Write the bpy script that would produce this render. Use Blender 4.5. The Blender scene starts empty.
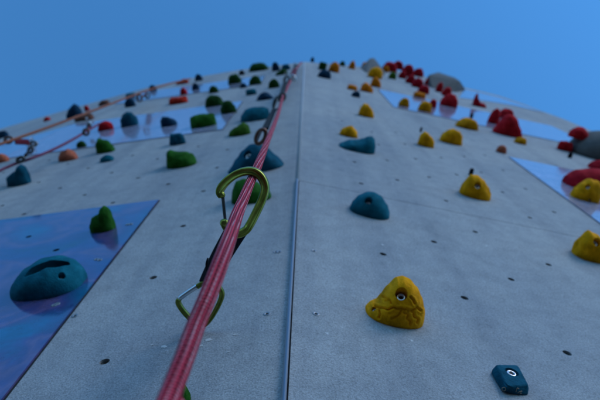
import bpy, bmesh, math, random
from math import sin, cos, radians, pi, sqrt
from mathutils import Vector, Matrix, noise
from mathutils.bvhtree import BVHTree

S = bpy.context.scene
COL = S.collection
random.seed(4)

# ------------------------------------------------------------------ camera
F = 583.33                      # focal length in photo pixels (600 px wide, 36 mm film, 35 mm lens)
P, ROLL = radians(72), radians(2.3)
GZ = -1.3                       # ground is 1.3 m below the lens
CAM = Vector((0, -.40, 0))
f0 = Vector((0, cos(P), sin(P)))
_r0 = Vector((1, 0, 0)); _u0 = Vector((0, -sin(P), cos(P)))
RT = cos(ROLL) * _r0 + sin(ROLL) * _u0
UP = cos(ROLL) * _u0 - sin(ROLL) * _r0
def ray(x, y): return f0 + RT * ((x - 300) / F) + UP * ((200 - y) / F)
def at(x, y, depth): return CAM + ray(x, y) * depth

cd = bpy.data.cameras.new('camera'); cam = bpy.data.objects.new('camera', cd); COL.objects.link(cam)
cam.matrix_world = Matrix(((RT.x, UP.x, -f0.x, CAM.x), (RT.y, UP.y, -f0.y, CAM.y), (RT.z, UP.z, -f0.z, CAM.z), (0, 0, 0, 1)))
cd.lens = 35; cd.sensor_width = 36; cd.sensor_fit = 'HORIZONTAL'
cd.clip_start = .02; cd.clip_end = 3000
cd.dof.use_dof = True; cd.dof.focus_distance = .60; cd.dof.aperture_fstop = 7.4; cd.dof.aperture_blades = 7
S.camera = cam

# ------------------------------------------------------------------ materials
def mat(name, base, rough=.6, metal=0., spec=.5, coat=0.):
    m = bpy.data.materials.new(name); m.use_nodes = True
    b = m.node_tree.nodes['Principled BSDF']
    b.inputs['Base Color'].default_value = (*base, 1)
    b.inputs['Roughness'].default_value = rough
    b.inputs['Metallic'].default_value = metal
    b.inputs['Specular IOR Level'].default_value = spec
    b.inputs['Coat Weight'].default_value = coat
    return m, m.node_tree, b
def N(nt, t, **kw):
    n = nt.nodes.new(t)
    for k, v in kw.items():
        if k in n.inputs: n.inputs[k].default_value = v
        else: setattr(n, k, v)
    return n
def ramp(nt, src, stops, interp='LINEAR'):
    r = N(nt, 'ShaderNodeValToRGB'); r.color_ramp.interpolation = interp
    e = r.color_ramp.elements
    while len(e) < len(stops): e.new(.5)
    for el, (p, c) in zip(e, stops):
        el.position = p; el.color = (*c, 1) if len(c) == 3 else c
    nt.links.new(src, r.inputs[0]); return r
def mix(nt, fac, a, b, blend='MIX'):
    m = N(nt, 'ShaderNodeMix', data_type='RGBA', blend_type=blend)
    for sock, v in ((m.inputs[0], fac), (m.inputs[6], a), (m.inputs[7], b)):
        if hasattr(v, 'is_linked'): nt.links.new(v, sock)
        elif isinstance(v, (int, float)): sock.default_value = v
        else: sock.default_value = (*v, 1)
    return m.outputs[2]
def bump(nt, b, height, strength, dist):
    bp = N(nt, 'ShaderNodeBump', Strength=strength, Distance=dist)
    nt.links.new(height, bp.inputs['Height']); nt.links.new(bp.outputs[0], b.inputs['Normal']); return bp

def wall_mat():
    m, nt, b = mat('textured_wall_paint', (.3, .3, .3), .85, spec=.25)
    tc = N(nt, 'ShaderNodeTexCoord').outputs['Object']
    def nz(scale, detail=2, rough=.5):
        n = N(nt, 'ShaderNodeTexNoise', Scale=scale, Detail=detail, Roughness=rough); nt.links.new(tc, n.inputs['Vector']); return n.outputs[0]
    big = ramp(nt, nz(2.2, 5, .6), [(.32, (.27, .285, .30)), (.68, (.345, .345, .34))])
    fine = ramp(nt, nz(400, 3, .7), [(.3, (.62, .62, .62)), (.5, (.98, .98, .98)), (.72, (1.28, 1.28, 1.28))])
    c = mix(nt, 1., big.outputs[0], fine.outputs[0], 'MULTIPLY')
    mid = ramp(nt, nz(26, 4, .6), [(.3, (.86, .87, .88)), (.6, (1.04, 1.04, 1.04))])
    c = mix(nt, 1., c, mid.outputs[0], 'MULTIPLY')
    mp = N(nt, 'ShaderNodeMapping'); mp.inputs['Scale'].default_value = (9, 9, .55); nt.links.new(tc, mp.inputs['Vector'])
    ns = N(nt, 'ShaderNodeTexNoise', Scale=1., Detail=5, Roughness=.65); nt.links.new(mp.outputs[0], ns.inputs['Vector'])
    st = ramp(nt, ns.outputs[0], [(.34, (.80, .82, .85)), (.52, (1, 1, 1)), (.7, (1.06, 1.06, 1.05))])     # rain streaks
    c = mix(nt, 1., c, st.outputs[0], 'MULTIPLY')
    # dark scuffs and chalk dust
    sc = ramp(nt, nz(7, 6, .75), [(.58, (0, 0, 0)), (.78, (.5, .5, .5))])
    c = mix(nt, sc.outputs[0], c, (.15, .17, .19))
    ch = ramp(nt, nz(60, 2, .5), [(.74, (0, 0, 0)), (.80, (.75, .75, .75))])
    c = mix(nt, ch.outputs[0], c, (.62, .62, .62))
    nt.links.new(c, b.inputs['Base Color'])
    add = N(nt, 'ShaderNodeMath', operation='ADD')
    v = N(nt, 'ShaderNodeTexVoronoi', Scale=420); nt.links.new(tc, v.inputs['Vector'])
    nt.links.new(v.outputs[0], add.inputs[0]); nt.links.new(nz(300, 3, .6), add.inputs[1])
    bump(nt, b, add.outputs[0], .38, .0012)
    return m
def glossy_mat(name, stops, ior, wav):
    m, nt, b = mat(name, (.04, .12, .5), .12, 0, .5, 1.)
    b.inputs['Coat Roughness'].default_value = .02; b.inputs['Coat IOR'].default_value = ior
    tc = N(nt, 'ShaderNodeTexCoord').outputs['Object']
    n = N(nt, 'ShaderNodeTexNoise', Scale=4.5, Detail=4, Distortion=1.6); nt.links.new(tc, n.inputs['Vector'])
    r = ramp(nt, n.outputs[0], stops)
    n2 = N(nt, 'ShaderNodeTexNoise', Scale=30, Detail=5, Roughness=.7); nt.links.new(tc, n2.inputs['Vector'])
    d = ramp(nt, n2.outputs[0], [(.35, (.75, .75, .75)), (.65, (1.1, 1.1, 1.1))])
    nt.links.new(mix(nt, 1., r.outputs[0], d.outputs[0], 'MULTIPLY'), b.inputs['Base Color'])
    sm = N(nt, 'ShaderNodeMapRange'); nt.links.new(n2.outputs[0], sm.inputs[0])
    sm.inputs[1].default_value = .45; sm.inputs[2].default_value = .75; sm.inputs[3].default_value = .06; sm.inputs[4].default_value = .30
    nt.links.new(sm.outputs[0], b.inputs['Coat Roughness'])
    n3 = N(nt, 'ShaderNodeTexNoise', Scale=5, Detail=1); nt.links.new(tc, n3.inputs['Vector'])
    bp = N(nt, 'ShaderNodeBump', Strength=wav, Distance=.006); nt.links.new(n3.outputs[0], bp.inputs['Height'])
    nt.links.new(bp.outputs[0], b.inputs['Coat Normal']); nt.links.new(bp.outputs[0], b.inputs['Normal'])
    return m
def hold_mat(name, c, dark=.55, light=1.25, creases=False):
    m, nt, b = mat(name, c, .88, spec=.08)
    tc = N(nt, 'ShaderNodeTexCoord').outputs['Object']
    n = N(nt, 'ShaderNodeTexNoise', Scale=38, Detail=6, Roughness=.65); nt.links.new(tc, n.inputs['Vector'])
    r = ramp(nt, n.outputs[0], [(.3, tuple(x * dark for x in c)), (.55, c), (.8, tuple(min(1, x * light + .015) for x in c))])
    nt.links.new(r.outputs[0], b.inputs['Base Color'])
    n2 = N(nt, 'ShaderNodeTexNoise', Scale=420, Detail=3); nt.links.new(tc, n2.inputs['Vector'])
    n3 = N(nt, 'ShaderNodeTexNoise', Scale=60, Detail=4); nt.links.new(tc, n3.inputs['Vector'])
    a = N(nt, 'ShaderNodeMath', operation='MULTIPLY_ADD'); nt.links.new(n3.outputs[0], a.inputs[0]); a.inputs[1].default_value = 2.; nt.links.new(n2.outputs[0], a.inputs[2])
    bump(nt, b, a.outputs[0], .6, .0016)
    return m
WALL = wall_mat(); GLOSS = glossy_mat('mottled_blue_panel', [(.26, (.004, .075, .10)), (.38, (.010, .060, .20)), (.47, (.045, .060, .20)), (.53, (.11, .085, .20)), (.59, (.045, .060, .19)), (.72, (.004, .115, .25))], 1.5, .3)
PALE = glossy_mat('sky_sheen_blue_panel', [(.3, (.31, .35, .48)), (.5, (.38, .38, .51)), (.7, (.33, .37, .50))], 1.4, .2)  # sky sheen of the upper blue panels put into a pale base colour
for _m, _w in ((PALE, .7), (GLOSS, .8)): _m.node_tree.nodes['Principled BSDF'].inputs['Coat Weight'].default_value = _w
HC = {k: hold_mat(k + '_hold_resin', c) for k, c in dict(
    teal=(.004, .118, .165), blue=(.004, .080, .125), navy=(.006, .040, .080), green=(.020, .105, .010), darkgreen=(.012, .055, .010),
    olive=(.045, .12, .012), yellow=(.84, .325, .003), gold=(.68, .26, .004), orange=(.76, .20, .008), red=(.52, .012, .018),
    crimson=(.40, .007, .016), scarlet=(.52, .030, .014), salmon=(.50, .13, .07), black=(.014, .018, .022), brown=(.16, .07, .05)).items()}
STEEL = mat('bright_steel', (.62, .63, .64), .28, 1.)[0]
DULL = mat('dull_zinc', (.30, .31, .32), .5, 1.)[0]
ALU = mat('brushed_aluminium', (.42, .44, .47), .38, 1.)[0]
DARK = mat('dark_joint_and_recess_shade', (.012, .012, .013), .9)[0]  # near-black for joints, and shade painted into screw and bolt recesses
BLACKRUB = mat('black_rubber', (.012, .012, .014), .7)[0]
GREENMET, _nt, _b = mat('anodised_green', (.19, .23, .03), .36, .9)
_tc = N(_nt, 'ShaderNodeTexCoord').outputs['Object']
_n = N(_nt, 'ShaderNodeTexNoise', Scale=90, Detail=4); _nt.links.new(_tc, _n.inputs['Vector'])
_r = ramp(_nt, _n.outputs[0], [(.35, (.17, .19, .030)), (.7, (.29, .31, .06))]); _nt.links.new(_r.outputs[0], _b.inputs['Base Color'])
GREYMET = mat('dark_grey_anodised', (.10, .10, .095), .4, .8)[0]
BROWNMET = mat('bronze_anodised', (.17, .085, .06), .42, .75)[0]
def web_mat(name, c1, c2):
    m, nt, b = mat(name, c1, .85, spec=.2)
    tc = N(nt, 'ShaderNodeTexCoord').outputs['Object']
    w = N(nt, 'ShaderNodeTexWave', Scale=160, Distortion=1.5); nt.links.new(tc, w.inputs['Vector'])
    r = ramp(nt, w.outputs[0], [(.3, c1), (.7, c2)]); nt.links.new(r.outputs[0], b.inputs['Base Color'])
    bump(nt, b, w.outputs[0], .5, .001); return m
WEB = web_mat('black_webbing', (.010, .010, .013), (.022, .022, .027))
WEBGREY = web_mat('dark_grey_webbing', (.010, .012, .012), (.020, .023, .022))
WEBRED = web_mat('red_webbing', (.16, .012, .025), (.10, .01, .02))
CHALK = mat('white_chalk', (.80, .80, .80), .95)[0]
TAN = mat('pale_tan_ink', (.30, .24, .18), .8)[0]

def rope_mat(name, base, light, darkc, stripes=True):
    """kernmantle sheath: uv.x runs once round the rope, uv.y is metres along it"""
    m, nt, b = mat(name, base, .8, spec=.25)
    uv = N(nt, 'ShaderNodeUVMap').outputs[0]
    sp = N(nt, 'ShaderNodeSeparateXYZ'); nt.links.new(uv, sp.inputs[0])
    def M(op, a, c=None, d=None):
        n = N(nt, 'ShaderNodeMath', operation=op)
        for i, v in enumerate((a, c, d)):
            if v is None: continue
            if hasattr(v, 'is_linked'): nt.links.new(v, n.inputs[i])
            else: n.inputs[i].default_value = v
        return n.outputs[0]
    U, V = sp.outputs[0], sp.outputs[1]
    def strand(sign):
        ph = M('ADD', M('MULTIPLY', U, 2 * pi * 8), M('MULTIPLY', V, sign * 2 * pi * 225))
        return M('SINE', ph)
    A, B = strand(1), strand(-1)
    weave = M('MULTIPLY', A, B)
    w01 = M('MULTIPLY_ADD', weave, .5, .5)
    c = base
    col = ramp(nt, w01, [(.15, tuple(x * .16 for x in base)), (.5, base), (.9, tuple(min(1, x * 1.3 + .10) for x in base))]).outputs[0]
    if stripes:
        nzv = N(nt, 'ShaderNodeTexNoise', Scale=1., Detail=2)
        mp = N(nt, 'ShaderNodeMapping'); mp.inputs['Scale'].default_value = (14, 420, 1); nt.links.new(uv, mp.inputs['Vector']); nt.links.new(mp.outputs[0], nzv.inputs['Vector'])
        wob = M('MULTIPLY_ADD', nzv.outputs[0], .018, -.009)
        uu = M('ADD', M('ADD', U, wob), M('MULTIPLY', V, .7))
        s1 = M('SINE', M('MULTIPLY', uu, 2 * pi * 8))          # pale tracer yarns lie along the rope
        k1 = ramp(nt, s1, [(.66, (0, 0, 0)), (.90, (.95, .95, .95))]).outputs[0]
        dash = ramp(nt, M('MULTIPLY_ADD', A, .5, .5), [(.2, (.45, .45, .45)), (.6, (.9, .9, .9))]).outputs[0]
        k1 = mix(nt, 1., k1, dash, 'MULTIPLY')
        fade = N(nt, 'ShaderNodeTexNoise', Scale=1., Detail=1); mp2 = N(nt, 'ShaderNodeMapping'); mp2.inputs['Scale'].default_value = (3, 38, 1); nt.links.new(uv, mp2.inputs['Vector']); nt.links.new(mp2.outputs[0], fade.inputs['Vector'])
        k1 = mix(nt, 1., k1, ramp(nt, fade.outputs[0], [(.36, (.35, .35, .35)), (.58, (1, 1, 1))]).outputs[0], 'MULTIPLY')
        col = mix(nt, k1, col, light)
        s2 = M('SINE', M('MULTIPLY_ADD', uu, 2 * pi * 8, 2.2))
        k2 = mix(nt, 1., ramp(nt, s2, [(.60, (0, 0, 0)), (.88, (.95, .95, .95))]).outputs[0], ramp(nt, M('MULTIPLY_ADD', B, .5, .5), [(.15, (.35, .35, .35)), (.5, (1, 1, 1))]).outputs[0], 'MULTIPLY')
        col = mix(nt, k2, col, darkc)
    nt.links.new(col, b.inputs['Base Color'])
    bump(nt, b, weave, 1., .0009)
    return m
ROPE = rope_mat('pink_rope_sheath', (.66, .010, .052), (.78, .54, .57), (.03, .006, .014))
ROPEO = rope_mat('orange_rope_sheath', (.50, .15, .07), (.5, .3, .2), (.2, .05, .02), False)
ROPER = rope_mat('dull_red_rope_sheath', (.30, .06, .13), (.5, .3, .3), (.1, .02, .03), False)

# ------------------------------------------------------------------ object helpers
def link(name, me, m, parent=None, origin=None):
    o = bpy.data.objects.new(name, me); COL.objects.link(o)
    if m is not None and not me.materials: me.materials.append(m)
    if parent is not None: o.parent = parent
    return o
def to_obj(name, bm, m, parent=None, smooth=True, origin=None):
    """one mesh object; verts are given in world space and stored relative to origin"""
    if origin is not None:
        bmesh.ops.translate(bm, verts=bm.verts, vec=-Vector(origin))
    bmesh.ops.recalc_face_normals(bm, faces=bm.faces)
    me = bpy.data.meshes.new(name); bm.to_mesh(me); bm.free()
    if smooth: me.polygons.foreach_set('use_smooth', [True] * len(me.polygons))
    o = link(name, me, m, parent)
    if origin is not None and parent is None: o.location = origin
    return o
def tag(o, label, cat, group=None, kind=None):
    if label: o['label'] = label
    if cat: o['category'] = cat
    if group: o['group'] = group
    if kind: o['kind'] = kind
    return o
def empty(name, loc, label, cat, group=None):
    o = bpy.data.objects.new(name, None); COL.objects.link(o); o.location = loc; o.empty_display_size = .02
    return tag(o, label, cat, group)
def cyl(bm, p, axis, r0, r1, depth, seg=20, cap=True):
    axis = Vector(axis).normalized()
    q = axis.to_track_quat('Z', 'Y').to_matrix().to_4x4()
    bmesh.ops.create_cone(bm, cap_ends=cap, segments=seg, radius1=r0, radius2=r1, depth=depth,
                          matrix=Matrix.Translation(Vector(p) + axis * depth / 2) @ q)
def lathe(bm, p, axis, prof, seg=24):
    axis = Vector(axis).normalized(); q = axis.to_track_quat('Z', 'Y').to_matrix()
    rings = []
    for r, h in prof:
        rings.append([bm.verts.new(Vector(p) + q @ Vector((r * cos(2 * pi * k / seg), r * sin(2 * pi * k / seg), h))) for k in range(seg)])
    for a, b_ in zip(rings, rings[1:]):
        for k in range(seg): bm.faces.new((a[k], a[(k + 1) % seg], b_[(k + 1) % seg], b_[k]))
    for rg, rad in ((rings[0], prof[0][0]), (rings[-1], prof[-1][0])):
        if rad > 1e-5: bm.faces.new(rg)
def catmull(pts, sub, closed=False):
    pts = [Vector(p) for p in pts]; n = len(pts); out = []
    for i in range(n if closed else n - 1):
        g = (lambda k: pts[k % n]) if closed else (lambda k: pts[max(0, min(n - 1, k))])
        p0, p1, p2, p3 = g(i - 1), g(i), g(i + 1), g(i + 2)
        for j in range(sub):
            t = j / sub
            out.append(.5 * ((2 * p1) + (p2 - p0) * t + (2 * p0 - 5 * p1 + 4 * p2 - p3) * t * t + (3 * p1 - p0 - 3 * p2 + p3) * t ** 3))
    if not closed: out.append(pts[-1])
    return out
def sweep(bm, path, section, nrm=None, closed=False, scale=None, uv=False):
    """section: list of (a,b); a along the in-plane side direction, b along nrm (or a parallel-transported frame)"""
    n = len(path); rings = []; up = None
    L = 0; lens = []
    for i in range(n):
        if i: L += (path[i] - path[i - 1]).length
        lens.append(L)
        t = (path[(i + 1) % n] - path[i - 1]) if closed else (path[min(i + 1, n - 1)] - path[max(i - 1, 0)])
        t.normalize()
        if nrm is not None: b_ = nrm - t * nrm.dot(t)
        else:
            if up is None:
                up = Vector((0, -1, 0)) if abs(t.y) < .9 else Vector((1, 0, 0))
            b_ = up - t * up.dot(t); up = b_
        b_.normalize(); a_ = t.cross(b_)
        s = scale(i / max(1, n - 1)) if scale else 1.
        rings.append([bm.verts.new(path[i] + a_ * x * s + b_ * y * s) for x, y in section])
    m = len(section)
    lay = bm.loops.layers.uv.new('UVMap') if uv else None
    for i in range(n if closed else n - 1):
        A, B = rings[i], rings[(i + 1) % n]
        for k in range(m):
            f = bm.faces.new((A[k], A[(k + 1) % m], B[(k + 1) % m], B[k]))
            if lay:
                for lp, (uu, vv) in zip(f.loops, ((k, i), (k + 1, i), (k + 1, i + 1), (k, i + 1))):
                    lp[lay].uv = (uu / m, lens[vv])
    if not closed:
        bm.faces.new(rings[0]); bm.faces.new(rings[-1])
def circ(r, n=12): return [(r * cos(2 * pi * k / n), r * sin(2 * pi * k / n)) for k in range(n)]
def boolean(o, cut_bm, op='DIFFERENCE'):
    bmesh.ops.recalc_face_normals(cut_bm, faces=cut_bm.faces)
    me = bpy.data.meshes.new('cut'); cut_bm.to_mesh(me); cut_bm.free()
    c = bpy.data.objects.new('cut', me); COL.objects.link(c); c.matrix_world = o.matrix_world.copy()
    md = o.modifiers.new('b', 'BOOLEAN'); md.operation = op; md.solver = 'EXACT'; md.object = c
    bpy.context.view_layer.update()
    dg = bpy.context.evaluated_depsgraph_get()
    new = bpy.data.meshes.new_from_object(o.evaluated_get(dg))
    o.modifiers.clear(); old = o.data
    if len(new.polygons) > 3:
        o.data = new; new.name = old.name
    bpy.data.objects.remove(c); bpy.data.meshes.remove(me)

# ------------------------------------------------------------------ wall faces (all heights relative to the lens)
EX = -.008
class Face:
    def __init__(s, p0, ang, side):
        a = radians(ang); s.p0 = Vector(p0); s.side = side
        s.d = Vector((-cos(a), sin(a), 0)) if side == 'L' else Vector((cos(a), sin(a), 0))   # runs away from the corner
        s.n = Vector((-sin(a), -cos(a), 0)) if side == 'L' else Vector((sin(a), -cos(a), 0))
        s.u = -s.d if side == 'L' else s.d                                                   # picture-right
    def pt(s, q, z, off=0.): return s.p0 + s.d * q + s.n * off + Vector((0, 0, z))
    def hit(s, x, y, off=0.):
        r = ray(x, y); t = (s.p0 + s.n * off - CAM).dot(s.n) / r.dot(s.n)
        p = CAM + r * t; return (p - s.p0).dot(s.d), p.z, p, t
L1 = Face((EX, 0, 0), 10, 'L'); FL = 1.2; L2 = Face(L1.pt(FL, 0), 18, 'L')
R1 = Face((EX, 0, 0), 9.5, 'R'); FR = 2.14; R2 = Face(R1.pt(FR, 0), 15, 'R')
def which(x, y, off=0.):
    f, g, lim = (L1, L2, FL) if x < 300 + (65 - y) * .052 + 4 else (R1, R2, FR)
    h = f.hit(x, y, off)
    if h[0] > lim: f = g; h = g.hit(x, y, off)
    return f, h

tower = empty('climbing_tower', (0, 0, GZ), 'tall grey textured climbing tower seen from its foot, with glossy blue panels', 'climbing tower')
TO = Vector((0, 0, GZ))
def slab_bm(f, poly, o0, o1):
    bm = bmesh.new()
    A = [bm.verts.new(f.pt(q, z, o0)) for q, z in poly]; B = [bm.verts.new(f.pt(q, z, o1)) for q, z in poly]
    n = len(poly); bm.faces.new(A); bm.faces.new(B[::-1])
    for k in range(n): bm.faces.new((A[k], B[k], B[(k + 1) % n], A[(k + 1) % n]))
    return bm
topL1 = [(0., 4.90), (.35, 4.95), (.56, 5.02), (.95, 4.86), (1.2, 4.62)]
topL2 = [(0., 4.62), (.55, 4.78), (.95, 4.86), (1.45, 4.92), (1.7, 4.9)]
topR1 = [(0, 4.90)] + [R1.hit(*q)[:2] for q in ((340, 64.6), (359, 66.5), (400, 71), (420, 75), (457, 86), (480, 91), (500, 96), (522, 103.5), (540, 110.5))] + [(FR, 4.75)]
TH = .03
def holes_for(f, lim, maxd, rects, s0, z0, ds, dz, zmin, zmax):
    out = []
    for i in range(0, 16):
        for j in range(-2, 40):
            q = s0 + i * ds; z = z0 + j * dz + (i % 2) * dz / 2
            if q > lim - .04 or z < zmin or z > zmax: continue
            if any(a - .02 < q < b + .02 and c - .02 < z < d + .02 for a, b, c, d in rects): continue
            p = f.pt(q, z)
            v = p - CAM; w = v.dot(f0)
            X = 300 + v.dot(RT) / w * F; Y = 200 - v.dot(UP) / w * F
            if w < maxd and -20 < X < 620 and 0 < Y < 420: out.append((q, z))
    return out
PL = [(.345, 1.12, .12, 1.365), (.31, FL - .002, 2.24, 2.99), (.275, FL - .002, 3.66, 4.20)]
PL2 = [(.002, 1.4, 2.24, 2.99)]
PR = [(.505, 1.72, 3.19, 3.95), (.875, 1.9, 1.44, 2.36)]
HL = holes_for(L1, FL, 2.3, PL, .24, .65, .117, .25, .4, 1.36) + holes_for(L1, FL, 2.5, PL, .24, 1.15 + .25, .117, .23, 1.4, 2.2)
HR = holes_for(R1, FR, 1.7, PR, .17, 1.01, .125, .25, .4, 1.36) + holes_for(R1, FR, 2.5, PR, .17, 1.71, .116, .23, 1.45, 3.1)
# holes drilled through the low glossy panel too
HP = [(.60, 1.20), (.49, 1.09), (.72, 1.22), (.60, .97), (.83, 1.1), (.72, .98)]
def cutter(f, pts, r=.0068):
    bm = bmesh.new()
    for q, z in pts: cyl(bm, f.pt(q, z, -.022) - TO, f.n, r, r, .04, 16)
    return bm
def panel(f, poly, name='wall_panel', m=WALL, o0=0., o1=-TH):
    o = to_obj(name, slab_bm(f, poly, o0, o1), m, tower, smooth=False, origin=TO); return o
bot = GZ
SEAM = 1.39
pl = panel(L1, [(.003, bot), (FL, bot)] + topL1[::-1][:-1] + [(.003, 4.90)])
pr_low = panel(R1, [(.004, bot), (FR, bot), (FR, SEAM - .0012), (.004, SEAM - .0012)])
pr_up = panel(R1, [(.004, SEAM + .0012), (FR, SEAM + .0012)] + topR1[::-1][:-1] + [(.004, 4.90)])
panel(L2, [(.0, bot), (1.7, bot)] + topL2[::-1])
bpy.context.view_layer.update()
boolean(pl, cutter(L1, HL)); boolean(pr_low, cutter(R1, [h for h in HR if h[1] < SEAM])); boolean(pr_up, cutter(R1, [h for h in HR if h[1] > SEAM]))
def panel_glossy(f, r, holes=(), m=None):
    a, b, c, d = r
    o = panel(f, [(a, c), (b, c), (b, d), (a, d)], 'glossy_panel', m or PALE, .0032, .0004)
    if holes:
        bpy.context.view_layer.update(); boolean(o, cutter(f, holes))
    # thin dark joint round the sheet
    bm = slab_bm(f, [(a - .003, c - .003), (b + .003, c - .003), (b + .003, d + .003), (a - .003, d + .003)], .0002, -.01)
    to_obj('panel_joint', bm, DARK, tower, False, TO)
    return o
# cut a recess behind the drilled panel so its holes are real
boolean(pl, cutter(L1, HP))
panel_glossy(L1, PL[0], HP, GLOSS); panel_glossy(L1, PL[1]); panel_glossy(L1, PL[2]); panel_glossy(L2, PL2[0])
panel_glossy(R1, PR[0]); panel_glossy(R1, PR[1])
strip = [R1.hit(*q)[:2] for q in ((459, 98), (485, 101), (515, 106), (543, 112.8), (540, 111.8), (522, 105.2), (500, 97.9), (480, 92.8), (464, 89.3))]
panel(R1, strip, 'glossy_panel', PALE, .0032, .0004)
# corner strip, seam filler, inner body
bm = bmesh.new()
path = [Vector((EX - .0008, -.0035, z)) for z in (GZ, SEAM - .01)]
sweep(bm, path, [(.0027 * cos(k * pi / 5), .0030 * sin(k * pi / 5) + .0005) for k in range(6)] + [(-.0027, -.004), (.0027, -.004)], Vector((0, -1, 0)))
to_obj('corner_strip', bm, ALU, tower, True, TO)
bm = bmesh.new()
path = [Vector((EX, -.0012, z)) for z in (SEAM - .008, 4.88)]
sweep(bm, path, [(.004, 0), (.0028, .0010), (0, .0014), (-.0028, .0010), (-.004, 0), (-.003, -.004), (.003, -.004)], Vector((0, -1, 0)))
to_obj('corner_trim', bm, mat('pale_painted_trim', (.36, .38, .41), .6)[0], tower, True, TO)
foot = [L2.pt(1.68, 0, -TH - .004), L1.pt(FL, 0, -TH - .004), Vector((EX, TH + .012, 0)), R1.pt(FR - .01, 0, -TH - .004)]
bm = bmesh.new()
back = [Vector((foot[-1].x, 3.2, 0)), Vector((foot[0].x, 3.2, 0))]
ring = foot + back
A = [bm.verts.new(p + Vector((0, 0, GZ))) for p in ring]; B = [bm.verts.new(p + Vector((0, 0, 4.3))) for p in ring]
bm.faces.new(A); bm.faces.new(B)
for k in range(len(ring)): bm.faces.new((A[k], A[(k + 1) % len(ring)], B[(k + 1) % len(ring)], B[k]))
to_obj('tower_core', bm, mat('dark_plywood', (.10, .085, .07), .9)[0], tower, False, TO)
# threaded inserts in the holes
def insert(f, q, z):
    bm = bmesh.new()
    lathe(bm, f.pt(q, z, -.0195), f.n, [(.0001, 0), (.0046, 0), (.0046, .0160), (.0066, .0160), (.0066, .001), (.0067, 0)], 14)
    to_obj('bolt_hole', bm, DULL2, tower, True, TO)
DULL2 = mat('tarnished_insert', (.05, .045, .04), .6, .6)[0]
vis = sorted([(L1, q, z) for q, z in HL + HP] + [(R1, q, z) for q, z in HR], key=lambda h: (h[0].pt(h[1], h[2]) - CAM).length)
for f, q, z in vis[:96]: insert(f, q, z)
# countersunk screws that fix the sheets
for x, y in ((97, 261), (55, 307), (57.5, 306), (75, 316), (316, 314), (314, 251), (276, 252), (279, 252), (267, 314), (100, 261.5), (128, 226), (131, 225.5)):
    f, (q, z, p, t) = which(x, y)
    off = .0034 if (f is L1 and PL[0][0] < q and z < PL[0][3]) else .0002
    bm = bmesh.new()
    lathe(bm, f.pt(q, z, off), f.n, [(.0052, 0), (.0050, .0006), (.0028, .0004), (.0022, -.0016), (.0001, -.0018)], 18)
    to_obj('screw', bm, DULL, tower, True, TO)
    bm = bmesh.new(); lathe(bm, f.pt(q, z, off + .0002), f.n, [(.0001, 0), (.0021, 0), (.0021, .0001), (.0001, .0001)], 8)
    to_obj('screw_recess', bm, DARK, tower, False, TO)  # flat dark disc paints the shade of the drive recess
# chalk smears left by hands low on the left face
for x, y, w in ((235, 335, 5), (164, 347, 6), (201, 346, 4), (209, 340, 8), (152, 345, 3), (228, 352, 3)):
    f, (q, z, p, t) = which(x, y)
    r = w * t / F / 2; bm = bmesh.new()
    ring = []
    for k in range(14):
        a = 2 * pi * k / 14; rr = r * (.55 + .6 * random.random())
        ring.append(bm.verts.new(f.pt(q + rr * cos(a) * 1.2, z + rr * sin(a) * .8, .0006)))
    bm.faces.new(ring)
    bmesh.ops.extrude_face_region(bm, geom=bm.faces[:])
    to_obj('chalk_mark', bm, CHALK, tower, False, TO)

# ------------------------------------------------------------------ holds
def interp(prof, u):
    for (a, ha), (b, hb) in zip(prof, prof[1:]):
        if u <= b:
            t = (u - a) / (b - a); t = t * t * (3 - 2 * t) * .6 + t * .4
            return ha + (hb - ha) * t
    return prof[-1][1]
PROF = {
    'dome': None,
    'bump': [(-1, 0), (-.8, .45), (-.4, .85), (0, 1), (.45, .9), (.8, .55), (1, 0)],
    'left': [(-1, 0), (-.88, .55), (-.55, 1), (-.1, .92), (.4, .6), (.8, .25), (1, 0)],
    'right': [(-1, 0), (-.8, .22), (-.3, .55), (.15, .85), (.5, 1), (.85, .62), (1, 0)],
    'boot': [(-1, 0), (-.9, .28), (-.4, .42), (0, .55), (.3, .9), (.6, 1), (.88, .85), (1, 0)],
    'lobes': [(-1, 0), (-.85, .6), (-.45, .75), (-.15, .62), (.2, .95), (.55, 1), (.85, .7), (1, 0)],
    'flat': [(-1, 0), (-.93, .75), (-.6, .95), (0, 1), (.6, .92), (.92, .8), (1, 0)],
    'peak': [(-1, 0), (-.7, .28), (-.3, .78), (-.05, 1), (.25, .82), (.65, .32), (1, 0)],
    'wedge': [(-1, 0), (-.7, .5), (-.3, .8), (.1, 1), (.45, .72), (.8, .36), (1, 0)],
    'cap': [(-1, 0), (-.85, .35), (-.55, .62), (-.45, .9), (-.1, 1), (.3, .98), (.42, .7), (.8, .35), (1, 0)],
    'mouth': [(-1, 0), (-.92, .55), (-.65, .98), (-.3, .82), (.2, .86), (.6, .9), (.88, .6), (1, 0)],
}
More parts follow.
